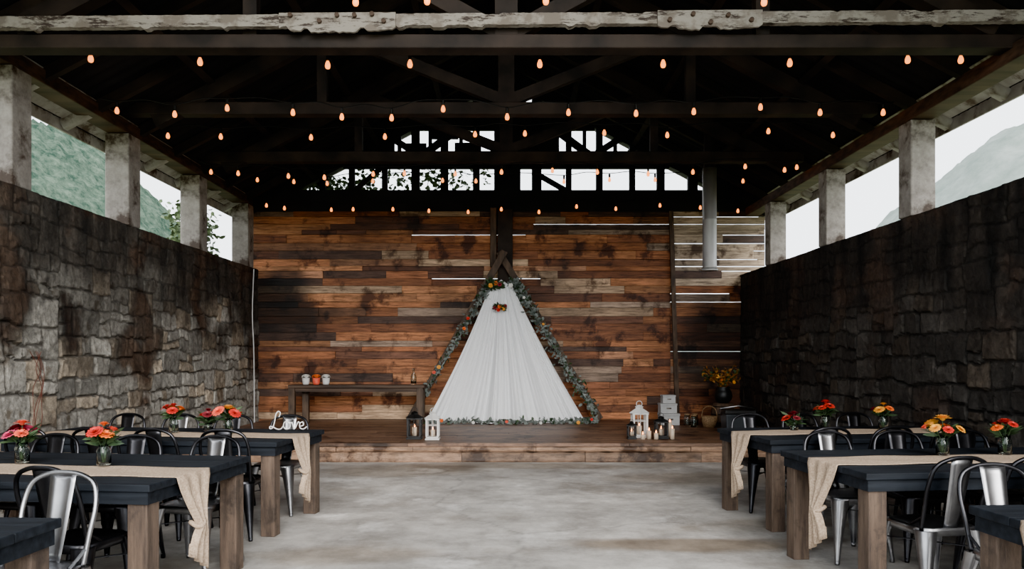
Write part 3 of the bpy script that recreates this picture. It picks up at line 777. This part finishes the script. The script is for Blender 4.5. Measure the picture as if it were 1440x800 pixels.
# ---------------------------------------------------------------- stage objects
e=empty('console_table','rustic dark wooden side table against the plank wall','table',(-2.6,13.1,ST))
g=G(); g.box((0,0,.665),(2.36,.38,.05)); mk('tabletop',g,M['beambrown'],e,bevel=.006)
g=G(); g.box((0,0,.605),(2.2,.28,.07)); mk('apron',g,M['beambrown'],e)
for x,y in ((-1.12,-.13),(-.95,.13),(1.1,-.13),(1.1,.13)):
    g=G(); g.box((x,y,.32),(.11,.10,.64)); mk('leg',g,M['archwood'],e,bevel=.005)
def mug(x,col,lab,m):
    e=empty('flower_pot',lab,'flower pot',(x,13.05,ST+.692),group='small flower pots on the side table')
    g=G(); g.lathe([(.045,0),(.06,.03),(.065,.12),(.058,.12),(.05,.02)],16); mk('pot',g,M[m],e,smooth=True)
    g=G(); rr=random.Random(int(x*10))
    for i in range(24):
        a=rr.uniform(0,6.28); g.leaf((0,0,.1),(math.cos(a),math.sin(a),rr.uniform(.3,1.2)),.09,.03,0)
    mk('leaves',g,M['green'],e)
    for i in range(5): 
        a=i*1.26; flower(e,col,(.045*math.cos(a),.045*math.sin(a),.15),.045,(math.cos(a),math.sin(a),1.2))
mug(-3.50,'whitep','white pot with white flowers on the side table','white'); mug(-3.32,'orange','orange pot with orange flowers on the side table','coral'); mug(-3.15,'whitep','white pot with white flowers on the side table','white')
g=G(); g.lathe([(.045,0),(.05,.01),(.05,.13),(.04,.17),(.018,.21),(.016,.27),(.02,.28),(.012,.28),(.012,.2),(.04,.12),(.042,.02)],20)
tag(mk('glass_bottle',g,M['glass'],loc=(-1.62,13.05,ST+.692),smooth=True),'clear glass bottle on the side table','bottle')

def candle(x,y,z,h,r,lit=True):
    e=empty('candle','ivory pillar candle with a glowing flame','candle',(x,y,z),group='pillar candles on the stage')
    g=G(); g.lathe([(r,0),(r,h),(r*.8,h+.002),(r*.2,h-.004)],16); mk('wax',g,M['wax'],e,smooth=True)
    g=G(); g.lathe([(.002,h),(.011,h+.012),(.009,h+.025),(.001,h+.045)],10); mk('flame',g,M['flame'],e,smooth=True)
def lantern(x,y,w,h,m,lab,ch=.12):
    e=empty('lantern',lab,'lantern',(x,y,ST+.003)); hw=w/2
    g=G(); g.box((0,0,.0125),(w,w,.025)); g.box((0,0,.035),(w*.86,w*.86,.02)); mk('base',g,M[m],e,bevel=.003)
    H=h*.68
    for sx in (-1,1):
        for sy in (-1,1):
            g=G(); g.box((sx*hw*.8,sy*hw*.8,.045+(H-.045)/2),(w*.12,w*.12,H-.045)); mk('post',g,M[m],e)
    g=G()
    for a in range(4):
        Rm=Matrix.Rotation(a*math.pi/2,3,'Z'); 
        g.box(Rm@Vector((0,hw*.8,H*.55)),(w*.04,w*.03,H*.9),Rm); g.box(Rm@Vector((0,hw*.8,H*.72)),(w*.7,w*.03,w*.04),Rm)
    mk('lattice',g,M[m],e)
    g=G(); g.box((0,0,H+.008),(w*.98,w*.98,.018)); 
    g.lathe([(hw*1.25,H+.016),(hw*.55,H+h*.15),(hw*.45,H+h*.16),(hw*.42,H+h*.2),(hw*.55,H+h*.21),(hw*.1,H+h*.27)],4); mk('roof',g,M[m],e)
    g=G(); g.tube([(hw*.35*math.cos(t),0,H+h*.30+hw*.35*math.sin(t)) for t in [i*math.pi/8 for i in range(16)]],w*.02,6,closed=True); mk('handle',g,M[m],e,smooth=True)
    candle(x,y,ST+.05,ch,w*.16)
lantern(-1.32,10.75,.22,.42,'black','black metal lantern with a lit candle on the stage')
lantern(-1.05,10.66,.2,.42,'white','white wooden lantern with a lit candle on the stage',.09)
lantern(1.95,10.95,.24,.50,'white','tall white wooden lantern with a lit candle on the stage')
lantern(2.24,10.80,.19,.34,'black','small black lantern with a lit candle on the stage',.09)
lantern(1.80,10.72,.13,.27,'black','tiny black metal lantern on the stage edge',.06)
for x,y,h in ((2.05,10.72,.12),(1.95,10.66,.07),(2.14,10.66,.09),(2.38,10.7,.15),(2.40,10.95,.22)): candle(x,y,ST+.003,h,.032)
def bx(x,y,z,sx,sy,sz,m,lab,nm='storage_box',cat='box',grp=None):
    e=empty(nm,lab,cat,(x,y,z),group=grp)
    g=G(); g.box((0,0,sz*.4),(sx,sy,sz*.8)); mk('body',g,M[m],e,bevel=.006)
    g=G(); g.box((0,0,sz*.9),(sx*1.05,sy*1.05,sz*.2)); mk('lid',g,M[m],e,bevel=.006)
    g=G(); g.box((0,-sy*.52,sz*.5),(sx*.3,.008,sz*.14)); mk('label_holder',g,M['conc'],e)
gp='stacked pale boxes on the stage'
bx(2.82,12.97,ST+.003,.32,.28,.2,'whitecard','pale grey box at the bottom of a stack',grp=gp); bx(2.80,12.97,ST+.205,.28,.24,.17,'whitecard','pale grey box in the middle of a stack',grp=gp); bx(2.81,12.97,ST+.378,.22,.2,.14,'whitecard','small pale grey box on top of a stack',grp=gp)
e=empty('cooler','black hard plastic cooler box on the stage','cooler',(3.5,11.3,ST+.003))
g=G(); g.box((0,0,.16),(.44,.32,.32),taper=.92); mk('body',g,M['navybox'],e,bevel=.02)
g=G(); g.box((0,0,.35),(.47,.35,.06)); mk('lid',g,M['black'],e,bevel=.015)
g=G(); g.tube([(-.25,0,.3),(-.27,-.05,.40),(0,-.06,.44),(.27,-.05,.40),(.25,0,.3)],.012,8); mk('handle',g,M['silver'],e,smooth=True)
e=empty('barrel','dark wooden barrel with metal hoops on the stage','barrel',(3.72,12.8,ST+.003))
pf=[(.16,0),(.19,.1),(.205,.2),(.19,.3),(.165,.38)]
g=G(); g.lathe(pf,24); mk('staves',g,M['archwood'],e,smooth=True)
for z,r in ((.05,.178),(.2,.208),(.33,.184)):
    g=G(); g.tube([(r*math.cos(t),r*math.sin(t),z) for t in [i*math.pi/12 for i in range(24)]],.008,6,closed=True); mk('hoop',g,M['metal'],e)
e=empty('foliage_urn','black urn holding orange autumn foliage on a barrel','plant',(3.72,12.8,ST+.386))
g=G(); g.lathe([(.08,0),(.13,.05),(.15,.13),(.13,.21),(.10,.25),(.13,.28),(.11,.28),(.08,.24)],20); mk('urn',g,M['black'],e,smooth=True)
g=G(); rr=random.Random(12)
for i in range(30):
    a=rr.uniform(0,6.28); q=rr.uniform(.12,.40); tp=Vector((q*math.cos(a),q*math.sin(a)*.6,.30+rr.uniform(.08,.36)))
    pts=catmull([(0,0,.2),(tp.x*.3,tp.y*.3,.38),tuple(tp)],5); g.tube(pts,.004,5)
    for k in range(13):
        p=rr.choice(pts[3:]); g.leaf(p,(rr.uniform(-1,1),rr.uniform(-1,1),rr.uniform(-.6,.8)),rr.uniform(.05,.09),.04,rr.choice((0,0,0,1,1)),rr.uniform(0,3))
mk('foliage',g,[M['autumn'],M['green']],e)
for i in range(3):
    a=i*1.9; flower(e,'orange' if i%2 else 'yellow',(.16*math.cos(a),-.08+.05*math.sin(a),.36+.05*(i%3)),.035,(math.cos(a)*.4,-1,.3))
e=empty('wicker_basket','small brown wicker basket on the stage','basket',(3.4,12.5,ST+.003))
g=G(); g.lathe([(.10,0),(.13,.12),(.135,.18),(.12,.18),(.09,.02)],20); mk('bowl',g,M['wick'],e,smooth=True)
g=G(); g.tube(catmull([(-.13,0,.17),(-.1,0,.3),(0,0,.35),(.1,0,.3),(.13,0,.17)],5),.008,6); mk('handle',g,M['wick'],e)
for x,y in ((3.14,12.5),(3.22,12.75),(3.08,12.72)):
    e=empty('glass_jar','clear glass jar with a metal lid on the stage','jar',(x,y,ST+.003),group='glass jars on the stage')
    mk('jar_body',jar_geo(.19,.055),M['glass'],e,smooth=True)
    g=G(); g.lathe([(.045,.185),(.046,.205),(.04,.207)],16); mk('lid',g,M['wick'],e)

# ---------------------------------------------------------------- outside
def hill(name,cx,cy,h,sx,sy,m,lab,seed,rough_=.035,fq=.2,n=130):
    g=G(); vs=[];ext=2.2
    for j in range(n+1):
        for i in range(n+1):
            x=cx+(i/n*2-1)*sx*ext; y=cy+(j/n*2-1)*sy*ext
            r=((x-cx)/sx)**2+((y-cy)/sy)**2
            z=h*math.exp(-r)*(1+.16*noise.fractal(Vector((x*.015,y*.015,seed)),1,2,3))+h*rough_*noise.fractal(Vector((x*fq,y*fq,seed)),1,2,4)-1.5
            vs.append((x,y,z))
    fs=[(j*(n+1)+i,j*(n+1)+i+1,(j+1)*(n+1)+i+1,(j+1)*(n+1)+i) for j in range(n) for i in range(n)]
    g.add(vs,fs); tag(mk(name,g,m,smooth=True),lab,'hill')
hill('hillside',-88,140,43,34,62,M['hillL'],'wooded green hillside seen through the openings',1,.035,.5,260)
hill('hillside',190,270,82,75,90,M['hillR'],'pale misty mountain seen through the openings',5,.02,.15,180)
def vine(lab,cen,ext,n,seed):
    rr=random.Random(seed); g=G(); c=Vector(cen)
    def cl(v,e): return max(-1.6*e,min(1.6*e,v))
    for i in range(n):
        p=Vector((cl(rr.gauss(0,ext[0]),ext[0]),cl(rr.gauss(0,ext[1]),ext[1]),cl(rr.gauss(0,ext[2]),ext[2])))
        g.leaf(p,(rr.uniform(-1,1),rr.uniform(-1,1),rr.uniform(-1,.4)),rr.uniform(.07,.14),rr.uniform(.05,.09),0,rr.uniform(0,3))
    for k in range(6):
        g.tube(catmull([(rr.uniform(-1,1)*ext[0],0,ext[2]*1.5),(rr.uniform(-1,1)*ext[0],0,0),(rr.uniform(-1,1)*ext[0],0,-ext[2]*1.5)],5),.008,5)
    o=mk('climbing_vine',g,M['vine'],loc=c); tag(o,lab,'vine'); o['kind']='stuff'
vine('green leafy vine hanging beside the wall post',(XL-.80,12.9,3.5),(.13,.42,.32),900,1)
vine('leafy vine growing behind the gable lattice',(-3.4,14.38,4.68),(.5,.08,.12),420,2)
vine('leafy vine growing behind the gable lattice',(-1.6,14.40,4.80),(.75,.08,.20),420,3)
g=G(); rr=random.Random(2)
for k in range(4):
    y=7.25+rr.uniform(-.06,.06); pts=[]
    for i in range(8): pts.append((XL+.06,y+rr.uniform(-.06,.06)*i*.35,.3+i*.17))
    g.tube(catmull(pts,4),.003,5)
g.tube([(XL+.06,7.25,0),(XL+.06,7.25,.32)],.006,5)
tag(mk('dry_vine',g,mat('dry_red_vine',(.12,.035,.022),rough=.8)),'thin dry reddish vine climbing the stone wall','vine')
